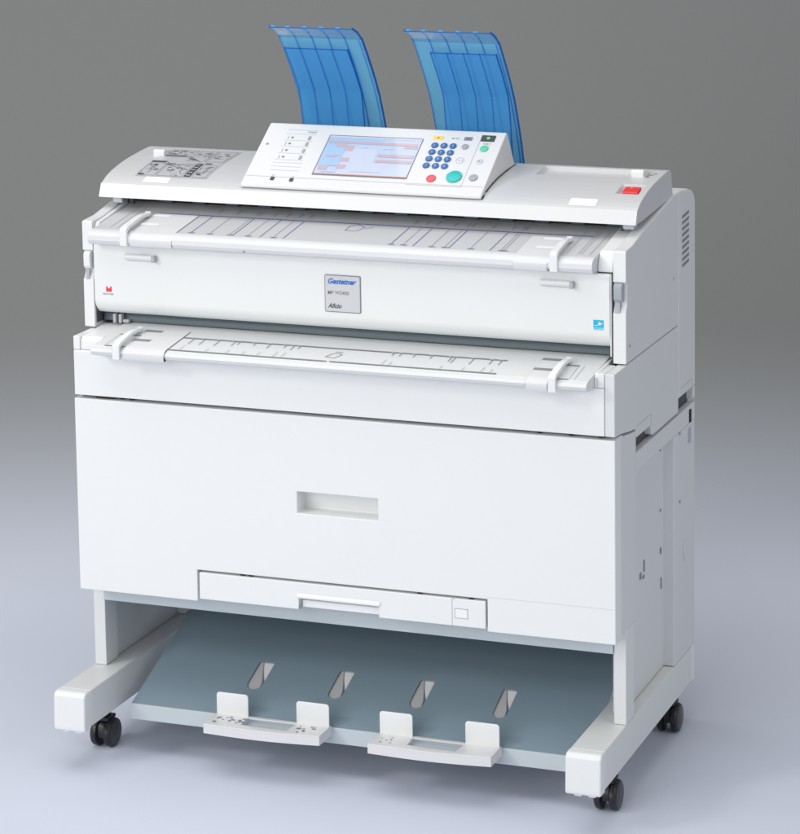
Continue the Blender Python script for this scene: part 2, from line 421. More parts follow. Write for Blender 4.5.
# front cover with the end blocks; the feed table overhangs it between the blocks
mc = prism('front_cover', [(-.002, .7065), (-.002, .7905), (.0, .793), (.03, .793), (.03, .7065)], .0125, 1.0607, WHITE2, bevel=.0015)
prism('end_block', [(-.002, .7935), (-.002, .8195), (.0675, .8195), (.0675, .7935)], 1.0478, 1.0607, WHITE2, mc, bevel=.0018)
prism('end_block', [(-.002, .7935), (-.002, .8195), (.0675, .8195), (.0675, .7935)], .0125, .0265, WHITE2, mc, bevel=.0018)
box('unit_body', .0135, 1.0605, .0305, .399, .7005, .789, METAL, bevel=.001)
box('left_side_cover', .0125, .0134, .031, .398, .7065, .790, SIDE, bevel=0) if False else None
bm = bmesh.new()
for x in (.10, .12, .93, .99, 1.045): add_box(bm, x, x+.008, .012, .020, .7005, .7064)
add_box(bm, .05, .09, .010, .025, .7003, .7064)
islands('spacer_foot', bm, BLACK, mc)
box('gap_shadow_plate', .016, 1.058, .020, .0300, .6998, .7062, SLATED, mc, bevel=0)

def table_profile(y0, zf, zsurf_y, rear_y, rear_z, drop):
    """overhanging rolled front edge, then the gently rising top"""
    return [(y0+.034, zf-drop), (y0+.012, zf-drop+.0008), (y0+.0035, zf-drop+.0045), (y0, zf-drop+.011), (y0+.0005, zf-.008), (y0+.0045, zf-.0035), (y0+.012, zf-.001), (zsurf_y, zf), (rear_y, rear_z), (rear_y, zf-drop)]
lower = prism('lower_feed_table', table_profile(-.0455, .8122, -.0335, .100, .8290, .0195), .0715, 1.0412, TABLE2, bevel=.0012, ang=25)
prism('corner_filler', [(-.0005, .7935), (.0005, .8120), (.006, .8185), (.100, .8250), (.100, .7935)], .0270, .0712, WHITE, lower, bevel=.002)
prism('corner_filler', [(-.0005, .7935), (.0005, .8120), (.006, .8185), (.100, .8250), (.100, .7935)], 1.0415, 1.0475, WHITE, lower, bevel=.001)
# dark throat above the lower table
th = prism('throat_plate', [(.0945, .8305), (.0955, .838), (.100, .8470), (.30, .8470), (.30, .8305)], .0262, 1.0535, THROAT, bevel=.001)
bm = bmesh.new()
for x in (.052, .064): add_box(bm, x, x+.006, .082, .094, .829, .846)
add_box(bm, .072, .084, .084, .094, .830, .836)
islands('hinge_bracket', bm, LGREY, th, .001)
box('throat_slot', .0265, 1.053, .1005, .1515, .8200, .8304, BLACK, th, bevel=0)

# ------------------------------------------------------------------ scanner unit: side covers, door
def cover(x0, x1):
    prof = [(.068, .8215), (.068, .9150), (.0745, .928), (.0745, .966), (.068, .970), (.068, 1.0260), (.072, 1.0272), (.110, 1.0300), (.165, 1.0415), (.200, 1.0485), (.400, 1.0783), (.4055, 1.0783), (.4055, .8215)]
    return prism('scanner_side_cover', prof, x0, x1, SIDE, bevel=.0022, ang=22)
cr_ = cover(1.0560, 1.0800); cl_ = cover(0, .0215)
for o, xa, xb in ((cr_, 1.0585, 1.0745), (cl_, .0045, .0185)):
    prism('latch', [(.0755, .9345), (.064, .9355), (.060, .940), (.0595, .962), (.0625, .9685), (.0755, .9690)], xa, xb, LATCH if o is cr_ else WHITE, o, bevel=.002)
    prism('latch_pocket', [(.0665, .9145), (.0675, .9345), (.0678, .9345), (.0678, .9145)], xa+.001, xb-.006, LGREY, o, bevel=0)
# white front faces of the covers
for o, xa, xb in ((cr_, 1.0562, 1.0796), (cl_, .0004, .0213)):
    for z0, z1 in ((.8225, .9145), (.9705, 1.0255)):
        prism('front_strip', [(.0679, z0), (.0672, z0+.001), (.0672, z1-.001), (.0679, z1)], xa, xb, WHITE2, o, bevel=0)
plate('screw_cap', [circ(.088, .8515, .0028)], .001, side(1.0801), GREYKEY, cr_)
plate('screw_cap', [circ(.372, .930-.012, .0028)], .001, side(1.0801), LGREY, cr_)
# scan door
dprof = [(.0690, .9845), (.0665, .9840), (.0648, .978), (.0645, .93), (.0645, .876), (.0672, .866), (.0725, .858), (.080, .8505), (.092, .8475), (.118, .8475), (.118, .9845)]
door = prism('scan_door', dprof, .0242, 1.0505, WHITE2, bevel=.0012, ang=50)
box('door_edge_gap', .0217, .0240, .074, .1, .83, .985, DGREY, door, bevel=0)
box('door_edge_gap', 1.0507, 1.0558, .074, .1, .826, .985, DGREY, door, bevel=0)
box('lower_edge_strip', 1.0505, 1.0528, .0675, .0738, .834, .984, WHITE, door, bevel=.0005)
for a, b in ((.0925, .155), (.921, .9825)):
    l = prism('door_catch', [(.0642, .9695), (.056, .9690), (.053, .966), (.0535, .963), (.0570, .9585), (.0642, .9570)], a, b, WHITE, door, bevel=.0018)
    box('catch_end', b-.0045, b+.003, .0530, .0640, .9560, .9685, LGREY, l, bevel=.0015)
    box('catch_shadow_slot', a+.002, b-.002, .0632, .0642, .9566, .9572, LGREY, l, bevel=0)
FM = front(.0641)
# badge
bd = plate('nameplate', [rrect(.5005, .5725, .8830, .9530, .003)], .0018, front(.0650), MGREY, door, bev=.0004)
plate('badge_face', [rrect(.5022, .5708, .8847, .9513, .002)], .0005, front(.0631), BADGE, bd)
tm = front(.0625)
text('brand_name', 'Gestetner', .0138, tm @ Matrix.Translation((.5062, .9365, 0)), LOGOB, bd, .32, .0005, .98)
text('model_name', 'MP W2400', .0098, tm @ Matrix.Translation((.5068, .9165, 0)), MGREY, bd, 0, .00015, .94)
text('series_name', 'Aficio', .0120, tm @ Matrix.Translation((.5075, .8910, 0)), DGREY, bd, .35, .0003, .92)
# red logo with small caption
lg = plate('red_logo', [[(.0492, .8932), (.0608, .8932), (.0608, .9030), (.0575, .9030), (.0575, .8995), (.0525, .8995), (.0525, .9030), (.0492, .9030)]], .0004, front(.0644), RED, door)
text('logo_caption', 'GESTETNER', .0046, front(.0643) @ Matrix.Translation((.0415, .8868, 0)), MGREY, lg, 0, 0, .95)
# cyan energy label
ey = .0644
en = plate('energy_label', [rrect(1.0200, 1.0392, .8825, .9005, .0004)], .0004, front(ey), CYAN, door)
plate('label_foot', [rrect(1.0202, 1.0390, .8827, .8866, .0003)], .0003, front(ey-.0004), LCYAN, en)
star = []
for k in range(10):
    r = .0042 if k % 2 == 0 else .0018
    star.append((1.0318 + r*math.sin(k*math.pi/5), .8938 + r*math.cos(k*math.pi/5)))
plate('star', [star], .0003, front(ey-.0004), PAPERW, en)
arc = [(1.0215 + .0165*t, .8912 + .0065*t**2 - .002*t) for t in [i/8 for i in range(9)]]
plate('arc', [arc + [(p[0], p[1]-.0009) for p in arc[::-1]]], .0003, front(ey-.0008), PAPERW, en)
text('label_word', 'ENERGY STAR', .0026, front(ey-.0008) @ Matrix.Translation((1.0296, .8838, 0)), CYAN, en, 0, 0, .95, 'CENTER')

# ------------------------------------------------------------------ upper scan table
upper = prism('upper_feed_table', [(.068, .9872), (.046, .9880), (.0375, .9915), (.0340, .9975), (.0345, 1.0055), (.0385, 1.0105), (.046, 1.0140), (.056, 1.0158), (.230, 1.04277), (.230, .9872)], .0300, 1.0275, TABLE, bevel=.0012, ang=25)
uf = [(.068, .9868), (.046, .9876), (.0372, .9912), (.0336, .9975), (.0341, 1.0057), (.0382, 1.0109), (.046, 1.0145), (.0515, 1.0154)]
along(uf[::-1], .0298, 1.0277, -.0006, 'rolled_front_edge', GUIDE, upper, bevel=0)
for a, b in ((.0218, .0297), (1.0278, 1.0558)):
    prism('corner_filler', [(.0665, .9872), (.0668, 1.0), (.076, 1.0175), (.082, 1.0235), (.110, 1.0275), (.165, 1.0380), (.23, 1.0490), (.23, .9872)], a, b, WHITE, upper, bevel=.0022)
prism('under_lid_shade_wall', [(.2200, 1.0285), (.2200, 1.0605), (.40, 1.0605), (.40, 1.0285)], .022, 1.0558, BLACK, upper, bevel=0)  # black sheet paints the deep shade in the gap under the lid
bm = bmesh.new()
for k in range(14):
    x = .09 + k*.070
    lathe_x(bm, [(0, .0085), (.0015, .010), (.026, .010), (.0275, .0085)], x, .2210, 1.0470, 20)
islands('feed_roller', bm, SLATED, upper, 0)
box('sensor_strip', .03, 1.05, .2060, .2195, 1.0545, 1.0600, DGREY, upper, bevel=.001)
def tz(y): return 1.0158 + (y-.056)*.155
def lz(y): return .8122 + (y+.0345)*.125
def strip(bm, x0, y0, x1, y1, w, zf, off, mi=0):
    """a printed line from (x0,y0) to (x1,y1) lying on a table"""
    d = Vector((x1-x0, y1-y0)); n = Vector((-d.y, d.x)).normalized()*w/2
    vs = [bm.verts.new((p[0], p[1], zf(p[1])+off)) for p in ((x0-n.x, y0-n.y), (x1-n.x, y1-n.y), (x1+n.x, y1+n.y), (x0+n.x, y0+n.y))]
    f = bm.faces.new(vs); f.material_index = mi
bm = bmesh.new()
strip(bm, .118, .1552, .9915, .1588, .0034, tz, .0007)
lines = [(.2320, 1), (.2085, 0), (.2150, 0), (.2700, 2), (.3110, 2), (.3185, 1), (.3480, 2), (.3740, 1), (.4000, 2), (.4210, 1),
         (.6340, 1), (.6580, 2), (.6785, 1), (.7130, 2), (.7383, 2), (.7480, 1), (.7884, 2), (.8270, 1), (.8470, 2), (.8530, 2)]
for x, k in lines:
    if k == 0: continue
    strip(bm, x, .0575, x+.0005, .153, .0014 if k == 1 else .0010, tz, .0009, 0 if k == 1 else 1)
    if k == 2 or x in (.2320, .6340): strip(bm, x-.005, .060, x+.008, .060, .003, tz, .0011, 1)
    strip(bm, x+.003, .171, x+.003, .193, .0014, tz, .0007, 1)
for x in (.060, .075, .968, .990, .996, 1.012): strip(bm, x+.002, .064, x+.002, .185, .0012, tz, .0009, 2)
for a, b in (((.5195, .1176), (.5195, .1400)), ((.5195, .1400), (.5320, .1530)), ((.5195, .1176), (.5440, .1200)), ((.5440, .1200), (.5500, .1400)), ((.5320, .1530), (.5500, .1400)), ((.553, .130), (.566, .143))):
    strip(bm, *a, *b, .0013, tz, .0009, 0)
me = mesh_of(bm); link('size_marks', me, [INK, INKG, LGREY], upper, smooth=False)
bm = bmesh.new()
for a, b in ((.2245, .5425), (.5485, .869)): strip(bm, a, -.0300, b, -.0300, .0046, lz, .0010)
strip(bm, .2240, .0355, .8665, .0368, .0046, lz, .0009)
rnd = random.Random(5)
mk = [.2440, .2660, .2962, .3287, .3380, .3700, .4000, .4318, .4480, .4600, .6459, .6600, .6869, .7200, .7577, .7650, .8000, .8360, .8537]
for x in mk:
    l = rnd.choice((.018, .028, .036))
    strip(bm, x+.004, .034, x+.004, .034-l*.8, .0015, lz, .0010, 0)
    strip(bm, x-.004, .0360, x+.006, .0361, .0052, lz, .0013, 1)
    if rnd.random() < .75:
        strip(bm, x+.002, -.0265, x+.002, -.0275+rnd.choice((.018, .026)), .0012, lz, .0010, 1)
for a, b in (((.531, -.008), (.538, .009)), ((.538, .009), (.551, .012)), ((.531, -.008), (.550, -.011)), ((.550, -.011), (.558, .007)), ((.551, .012), (.558, .007)), ((.540, .018), (.555, .0195))):
    strip(bm, *a, *b, .0016, lz, .0009, 0)
for a, b, y in ((.0945, .152, -.0310), (.0955, .1535, .031), (.955, 1.0035, -.0310), (.960, 1.0035, .0365)): strip(bm, a, y, b, y, .0036, lz, .0009, 0)
strip(bm, .0945, -.029, .0945, .035, .0010, lz, .0009, 1); strip(bm, 1.0045, -.029, 1.0015, .036, .0010, lz, .0009, 1); strip(bm, 1.014, -.029, 1.0125, .036, .0010, lz, .0009, 1)
link('size_marks', mesh_of(bm), [MGREY, LGREY], lower, smooth=False)
# tiny screws under the table edges
for par, y, z, xx in ((upper, .0355, .9905, (.1255, .165, .35, .945)), (lower, -.0440, .7975, (.1500, .2150, .935, .975))):
    bm = bmesh.new()
    for x in xx: add_box(bm, x, x+.0035, y, y+.004, z, z+.003)
    islands('edge_screw', bm, DGREY, par)

# sliding paper guides
def guide(name, par, zf, yf, zl, x0, x1, ya, yb, xa, mirror, label):
    """x0..x1 plate; ya..yb in depth; arm at xa"""
    parts_par = root
    top = [(ya, zf(ya)), (ya+.02, zf(ya+.02)), (yb, zf(yb))]
    edge = [(yf+.0025, zl+.0042), (yf-.0006, zl+.011), (yf, zl+.0175), (yf+.0045, zl+.0225), (yf+.011, zl+.0252)]
    prof = edge + [(y, z+.0002) for y, z in top]
    g = along(prof, x0, x1, .0019, name, GUIDE, root, bevel=.0015, label=label)
    # raised skirt over the table's edge is part of the plate; arched arm beside it
    n = 12; arch = []
    L = (yb-.012) - (yf-.004)
    for i in range(n+1):
        t = i/n; y = yf-.0050 + L*t
        h = .009*math.sin(math.pi*min(1., t*1.05))**.55 if t < .97 else .004
        arch.append((y, zf(max(y, ya))+.006+h))
    low = [(yf-.0050, zl+.004)]
    prof = low + arch
    und = [(y+ (.009 if k == 0 else .006 if k < 3 else 0), z-(.0 if k == 0 else .0070)) for k, (y, z) in enumerate(prof)]
    bm = bmesh.new()
    a = prof; b = und
    dx = .030
    def X(t): return xa + (-dx if True else dx)*t*0
    k = len(a)
    vs = []
    for i in range(k):
        t = i/(k-1); xo = xa; wdt = .0115 + .003*(1-t)
        vs.append([bm.verts.new((xo, *a[i])), bm.verts.new((xo+wdt, *a[i])), bm.verts.new((xo+wdt, *b[i])), bm.verts.new((xo, *b[i]))])
    for i in range(k-1):
        for s in range(4): bm.faces.new((vs[i][s], vs[i][(s+1) % 4], vs[i+1][(s+1) % 4], vs[i+1][s]))
    bm.faces.new(vs[0]); bm.faces.new(vs[-1][::-1])
    link('guide_arm', mesh_of(bm), WHITE2, g, .0016)
    # finger slots
    bm = bmesh.new()
    s = 1 if not mirror else -1
    xc = xa + .034 if not mirror else xa - .026
    for yy in (ya + (yb-ya)*.32, ya + (yb-ya)*.86):
        strip(bm, xc-.018, yy, xc+.018, yy, .011, lambda y: zf(y), .0024)
    islands('finger_slot', bm, PAPERW if par is upper else MGREY, g, smooth=False)
    return g
guide('paper_guide', upper, tz, .0338, .9858, .1180, .2050, .058, .150, .0995, False, 'left guide on the upper feed table')
guide('paper_guide', upper, tz, .0338, .9858, .8800, .9440, .058, .142, .9500, True, 'right guide on the upper feed table')
guide('paper_guide', lower, lz, -.0457, .7875, .1400, .2240, -.026, .066, .1200, False, 'left guide on the lower feed table')
guide('paper_guide', lower, lz, -.0457, .7875, .9300, .9700, -.026, .066, .9720, True, 'right guide on the lower feed table')

# ------------------------------------------------------------------ scanner lid
LP = [(.155, 1.0845), (.162, 1.0885), (.170, 1.0930), (.180, 1.0975), (.197, 1.1030), (.215, 1.1075), (.232, 1.1113), (.250, 1.1145), (.275, 1.1182), (.300, 1.1210), (.326, 1.1238), (.353, 1.1260), (.364, 1.1255), (.372, 1.1225), (.376, 1.1165)]
def lid_z(y):
    if y <= LP[0][0]: return LP[0][1]
    for a, b in zip(LP[:-1], LP[1:]):
        if y <= b[0]: return a[1] + (b[1]-a[1])*(y-a[0])/(b[0]-a[0])
    return LP[-1][1]
e = .0012
rec = [(.836, 1.0165, .287, .3475, .0075), (1.018, 1.0615, .2055, .2535, .0065)]
xs = {-.004, 1.075}
ys = {p[0] for p in LP}
for a, b, c0, d0, q in rec: xs |= {a, a+.004, b-.004, b}; ys |= {c0, c0+.003, d0-.003, d0}
for k in range(1, 14): xs.add(.06*k)
xs = sorted(xs); ys = sorted(ys)
def ztop(x, y):
    z = lid_z(y)
    for a, b, c0, d0, q in rec:
        if a+.0039 <= x <= b-.0039 and c0+.0029 <= y <= d0-.0029: z -= q
    return z
bm = bmesh.new()
G = [[bm.verts.new((x, y, ztop(x, y))) for y in ys] for x in xs]
for i in range(len(xs)-1):
    for j in range(len(ys)-1): bm.faces.new((G[i][j], G[i+1][j], G[i+1][j+1], G[i][j+1]))
B0 = [bm.verts.new((x, .1450, 1.0600)) for x in xs]; B1 = [bm.verts.new((x, .385, 1.0730)) for x in xs]; B2 = [bm.verts.new((x, .180, 1.0600)) for x in xs]
for i in range(len(xs)-1):
    bm.faces.new((B0[i], B0[i+1], G[i+1][0], G[i][0])); bm.faces.new((B1[i+1], B1[i], G[i][-1], G[i+1][-1]))
    bm.faces.new((B0[i+1], B0[i], B2[i], B2[i+1])); bm.faces.new((B2[i+1], B2[i], B1[i], B1[i+1]))
for i in (0, -1): bm.faces.new([B0[i]] + G[i] + [B1[i], B2[i]])
lid = link('scanner_lid', mesh_of(bm), TABLE, root, .0022, seg=3, ang=42)
prism('lid_front_edge', [(.1447, 1.0594), (.1542, 1.0846), (.1537, 1.0850), (.1435, 1.0598)], -.0042, 1.0752, PANELW, lid, bevel=0)
# end skirt below the lid at the right
prism('lid_end_skirt', [(.165, 1.0465), (.160, 1.0590), (.384, 1.0740), (.384, 1.0690)], 1.058, 1.0744, WHITE, lid, bevel=.001) if False else None
for xa, xb, ya in ((.022, .040, .150), (1.046, 1.066, .158)):
    prism('lid_foot', [(ya, 1.0595), (ya+.004, 1.0480), (ya+.026, 1.0500), (ya+.030, 1.0595)], xa, xb, RAIL, lid, bevel=.001)
bm = bmesh.new(); add_box(bm, .0425, .048, .16, .17, 1.046, 1.0595); add_box(bm, .055, .057, .165, .175, 1.044, 1.0595); add_box(bm, 1.040, 1.0445, .165, .175, 1.044, 1.0595)
islands('hinge_pin', bm, DGREY, lid)
def drape(bm, pts, off, mi=0, n=8):
    """polygon quad (x0,y0,x1,y1 rectangle) following the lid curve"""
    x0, y0, x1, y1 = pts
    n = max(1, int((y1-y0)/.008)+1)
    row = [[bm.verts.new((x, y0+(y1-y0)*i/n, lid_z(y0+(y1-y0)*i/n)+off)) for x in (x0, x1)] for i in range(n+1)]
    for a, b in zip(row[:-1], row[1:]):
        bm.faces.new((a[0], a[1], b[1], b[0])).material_index = mi
def dline(bm, x0, y0, x1, y1, w, off, mi):
    n = max(1, int(math.hypot(x1-x0, y1-y0)/.010))
    d = Vector((x1-x0, y1-y0)).normalized(); nx, ny = -d.y*w/2, d.x*w/2
    row = []
    for i in range(n+1):
        x = x0+(x1-x0)*i/n; y = y0+(y1-y0)*i/n
        row.append([bm.verts.new((x+nx, y+ny, lid_z(y+ny)+off)), bm.verts.new((x-nx, y-ny, lid_z(y-ny)+off))])
    for a, b in zip(row[:-1], row[1:]): bm.faces.new((a[0], b[0], b[1], a[1])).material_index = mi
bm = bmesh.new()
drape(bm, (.055, .180, .207, .3400), .0006, 0)
drape(bm, (.156, .184, .170, .247), .0012, 1)
for k in range(5): drape(bm, (.1585, .188+k*.012, .1675, .1915+k*.012), .0016, 0)
for a in ((.052+.005, .2460, .0875, .2545), (.066, .2870, .111, .2935), (.0595, .184, .068, .189), (.172, .246, .186, .2515), (.098, .2395, .112, .2425)): drape(bm, a, .0012, 1)
rnd = random.Random(12)
for (a, b, c0, d0) in ((.058, .184, .094, .242), (.098, .184, .152, .236), (.174, .184, .203, .240), (.066, .300, .118, .334), (.126, .262, .160, .334), (.165, .262, .203, .334)):
    for p in ((a, b, c0, b), (a, d0, c0, d0), (a, b, a, d0), (c0, b, c0, d0)): dline(bm, *p, .0009, .0010, 2)
    for k in range(9):
        x = a + rnd.random()*(c0-a-.012); y = b + rnd.random()*(d0-b-.006)
        drape(bm, (x, y, x+.003+rnd.random()*.009, y+.0015+rnd.random()*.003), .0011+.00002*k, rnd.choice((1, 2, 2)))
    for k in range(7):
        x = a + rnd.random()*(c0-a); y = b + rnd.random()*(d0-b)
        x2 = min(max(x + rnd.uniform(-.022, .022), a), c0); y2 = min(max(y + rnd.uniform(-.020, .020), b), d0)
        if math.hypot(x2-x, y2-y) > .004: dline(bm, x, y, x2, y2, .0008, .0013+.00002*k, 2 if k % 3 else 1)
for p in ((.094, .235, .152, .212), (.118, .290, .156, .258), (.090, .250, .104, .232), (.104, .232, .164, .247), (.112, .289, .135, .270)): dline(bm, *p, .0012, .0015, 1)
link('instruction_sheet', mesh_of(bm), [SHEET, DGREY, MGREY], lid, smooth=False)
bm = bmesh.new(); drape(bm, (.080, .1620, .134, .1790), .0006); link('blank_label', mesh_of(bm), PAPERW, lid, smooth=False)
bm = bmesh.new(); drape(bm, (.942, .1600, .994, .1790), .0006); link('blank_label', mesh_of(bm), PAPERW, lid, smooth=False)
def stub(x0, x1, y0, y1, h):
    z = lid_z(y0); zb = lid_z(y1)
    prism('release_button', [(y0, z-.002), (y0, z+h), (y0+.004, z+h+.003), (y1, zb+h*.6), (y1, zb-.002)], x0, x1, WHITE2, lid, bevel=.002)
stub(.040, .064, .286, .316, .010); stub(1.0185, 1.0430, .300, .335, .010)
bm = bmesh.new()
for k, (x, y) in enumerate(((1.048, .300), (1.051, .313), (1.056, .322))): drape(bm, (x, y, x+.007, y+.003), .0008, 0)
drape(bm, (1.0475, .297, 1.0495, .325), .0010, 0)
drape(bm, (.068, .300, .078, .304), .0008, 0)
link('small_caption', mesh_of(bm), [MGREY], lid, smooth=False)
sb = prism('stop_button', [(.2125, lid_z(.2125)-.0075), (.2125, lid_z(.2125)-.0005), (.2145, lid_z(.2125)+.0012), (.238, lid_z(.238)+.0008), (.2395, lid_z(.2395)-.001), (.2395, lid_z(.2395)-.0075)], 1.0280, 1.0575, RED, lid, bevel=.0012)
bm = bmesh.new()
def dstar(cx, cy, r):
    vs = [bm.verts.new((cx+(r if k % 2 == 0 else r*.5)*math.cos(k*math.pi/4), cy+(r if k % 2 == 0 else r*.5)*math.sin(k*math.pi/4), lid_z(cy)+.0022)) for k in range(8)]
    bm.faces.new(vs)
dstar(1.0425, .227, .0034); link('button_mark', mesh_of(bm), PAPERW, sb, smooth=False)

# ------------------------------------------------------------------ control panel
PY0, PZ0, PY1, PZ1 = .165, 1.1010, .300, 1.1930
pu = Vector((0, PY1-PY0, PZ1-PZ0)).normalized()
PM = frame((0, PY0, PZ0), (1, 0, 0), pu)
px0, px1 = .2880, .7745
prof = [(.158, 1.0895), (.1585, 1.0965), (.1620, 1.0995), (.1655, 1.1014), (.298, 1.1917), (.303, 1.1932), (.3075, 1.1905), (.345, 1.1255), (.340, 1.1222), (.300, 1.1216), (.250, 1.1152), (.215, 1.1082), (.185, 1.1000)]
bm = bmesh.new()
nx = [px0, px0+.0005, px1]
add_prism(bm, prof, px0, px1)
# gentle notch on the left cheek
cp = link('control_panel', mesh_of(bm), PANELW, root, .003, seg=4, ang=28)
cp.data.name = 'control_panel'
prism('panel_base', [(.163, 1.0865), (.163, 1.0905), (.200, 1.1052), (.250, 1.1165), (.300, 1.1230), (.340, 1.1262), (.349, 1.1265), (.349, 1.1175), (.20, 1.0900)], px0+.004, px1+.0016, DGREY, cp, bevel=0)
plate('notch_mark', [[(.3005, .102), (.3065, .102), (.3050, .1065), (.3025, .1065)]], .0004, PM @ Matrix.Translation((0, 0, .0002)), MGREY, cp)
# inlay seams
def pline(pts, w=.0007):
    bm = bmesh.new()
    for (a, b) in zip(pts[:-1], pts[1:]):
        d = Vector((b[0]-a[0], b[1]-a[1])).normalized(); n = Vector((-d.y, d.x))*w/2
        bm.faces.new([bm.verts.new(PM @ Vector((p[0]+s*n.x, p[1]+s*n.y, .0006))) for p, s in ((a, 1), (a, -1), (b, -1), (b, 1))])
    return mesh_of(bm)
link('key_field_outline', pline([(.618, .012), (.728, .012), (.729, .157)]), LGREY, cp, smooth=False)
link('panel_crease', pline([(px0+.004, .0150), (.330, .0150), (.600, .0150), (px1-.004, .0150)]), LGREY, cp, smooth=False)
# screen: bezel, then the picture on it, one mesh with flat coloured patches
bz = plate('screen', [rrect(.4235, .6160, .0255, .1365, .002)], .0008, PM @ Matrix.Translation((0, 0, .0001)), MGREY, cp)
bm = bmesh.new()
def patch(x0, x1, v0, v1, mi, h):
    bm.faces.new([bm.verts.new(PM @ Vector((x, v, h))) for x, v in ((x0, v0), (x1, v0), (x1, v1), (x0, v1))]).material_index = mi
patch(.4262, .6150, .0275, .1335, 0, .0014)
patch(.4262, .4700, .0500, .1200, 1, .0016); patch(.4262, .5400, .1190, .1290, 1, .0016)
patch(.4700, .5350, .0300, .1000, 3, .0016); patch(.5350, .6150, .0300, .0620, 3, .0016); patch(.4262, .6150, .1290, .1335, 3, .0018)
patch(.4262, .6150, .0275, .0292, 4, .0018)
patch(.4300, .6100, .1130, .1195, 2, .0019)
for p in ((.4470, .4640, .1040, .1110), (.4650, .4840, .0935, .1080), (.4360, .4560, .0745, .0800), (.4560, .4640, .0790, .0815), (.4670, .4850, .0635, .0740), (.4300, .4480, .0395, .0510), (.4480, .4650, .0500, .0520), (.4670, .4840, .0440, .0550), (.5390, .6120, .0800, .0880), (.5390, .6120, .0655, .0725), (.5850, .6120, .1060, .1120)):
    patch(*p, 2, .0020)
for p in ((.505, .512, .103, .1042), (.545, .553, .101, .1022), (.556, .566, .101, .1022), (.4400, .4700, .0330, .0342), (.500, .560, .0370, .0380)): patch(*p, 1, .0021)
link('screen_picture', mesh_of(bm), [SCR, SCRB, SCRP, SCRL, SCRO], cp, smooth=False)
def key(name, x, v, r, m, h=.0028, sy=1., label=None):
    k = plate(name, [circ(x, v, r, 28, sy)], h, PM @ Matrix.Translation((0, 0, .0001)), m, cp, bev=min(.0011, r*.3), label=label)
    return k
digits = [['1', '2', '3'], ['4', '5', '6'], ['7', '8', '9'], ['*', '0', '#']]
for j, v in enumerate((.1195, .1010, .0825, .0640)):
    for i, x in enumerate((.6436, .6620, .6803)):
        kk = key('number_key', x, v, .0069, BLUEKEY, .0030)
# digits as one printed mesh
for j, v in enumerate((.1195, .1010, .0825, .0640)):
    for i, x in enumerate((.6436, .6620, .6803)):
        text('key_digit', digits[j][i], .0066, PM @ Matrix.Translation((x, v-.0022, .0032)), LCYAN, cp, align='CENTER')
key('clear_key', .7046, .1193, .0066, GREYKEY, label='grey round clear key')
key('stop_key', .6640, .0300, .0092, REDKEY, label='red stop key')
key('start_key', .7077, .0372, .0150, GREENKEY, .0035, label='large teal start key')
key('sample_key', .7457, .0373, .0082, GREYKEY, label='grey key at the lower right')
key('power_key', .7436, .1165, .0080, LGREEN, label='light green power key')
plate('power_window', [rrect(.7300, .7570, .1370, .1530, .0015)], .0014, PM @ Matrix.Translation((0, 0, .0001)), DGREY, cp)
plate('power_lamp', [circ(.7440, .1450, .0035)], .0006, PM @ Matrix.Translation((0, 0, .0016)), GLIT, cp)
plate('yellow_lamp_label', [rrect(.6335, .6545, .1365, .1465, .001)], .0005, PM @ Matrix.Translation((0, 0, .0001)), YELLOW, cp)
plate('lamp_mark', [circ(.6440, .1415, .0022)], .0004, PM @ Matrix.Translation((0, 0, .0007)), REDKEY, cp)
plate('status_label', [rrect(.6960, .7125, .1375, .1470, .001)], .0005, PM @ Matrix.Translation((0, 0, .0001)), MGREY, cp)
plate('status_mark', [rrect(.7010, .7075, .1400, .1445, .0008)], .0004, PM @ Matrix.Translation((0, 0, .0007)), INK, cp)
def ring(name, x, v, r, w): plate(name, [circ(x, v, r), circ(x, v, r-w)], .0005, PM @ Matrix.Translation((0, 0, .0001)), LGREY, cp)
ring('flat_key', .7054, .0825, .0082, .0008); ring('flat_key', .7455, .0815, .0065, .0008)
bm = bmesh.new()
def mark(x, v, w, h): bm.faces.new([bm.verts.new(PM @ Vector((a, b, .0007))) for a, b in ((x, v), (x+w, v), (x+w, v+h), (x, v+h))])
for (x, v, w, h) in ((.671, .1405, .006, .003), (.680, .1390, .0012, .005), (.683, .1402, .003, .003), (.738, .1290, .003, .003), (.743, .1285, .004, .0035), (.749, .1290, .002, .003), (.7415, .0805, .004, .0035), (.7480, .0790, .001, .006), (.702, .0815, .002, .003), (.709, .0800, .001, .006),
                     (.3760, .1405, .0055, .0025), (.3825, .1395, .006, .003), (.3895, .1405, .004, .0025), (.3450, .0180, .004, .0018), (.3870, .0170, .003, .0018)): mark(x, v, w, h)
link('printed_caption', mesh_of(bm), GREYKEY, cp, smooth=False)
# function keys at the left: caption strips, small dark keys, indicator bars
for k, v in enumerate((.1242, .1073, .0886, .0699)):
    vv = v
    plate('function_key', [rrect(.3825, .3872, vv-.0048, vv+.0048, .0008)], .0016, PM @ Matrix.Translation((0, 0, .0001)), GREYKEY, cp)
    plate('indicator_bar', [rrect(.3395, .3413, vv-.0045, vv+.0045, .0004)], .0006, PM @ Matrix.Translation((0, 0, .0001)), GLIT if k == 0 else LGREY, cp)
    plate('function_icon', [rrect(.3465, .3515, vv-.0018, vv+.0026, .0005)], .0005, PM @ Matrix.Translation((0, 0, .0001)), MGREY, cp)
    plate('caption_strip', [rrect(.3340, .3930, vv-.0079, vv-.0074, .0002)], .0004, PM @ Matrix.Translation((0, 0, .0001)), LGREY, cp)
for v in (.1460, .1350, .0545, .0440, .0335): plate('caption_strip', [rrect(.3330, .3950, v-.0003, v+.0002, .0002)], .0004, PM @ Matrix.Translation((0, 0, .0001)), LGREY, cp)
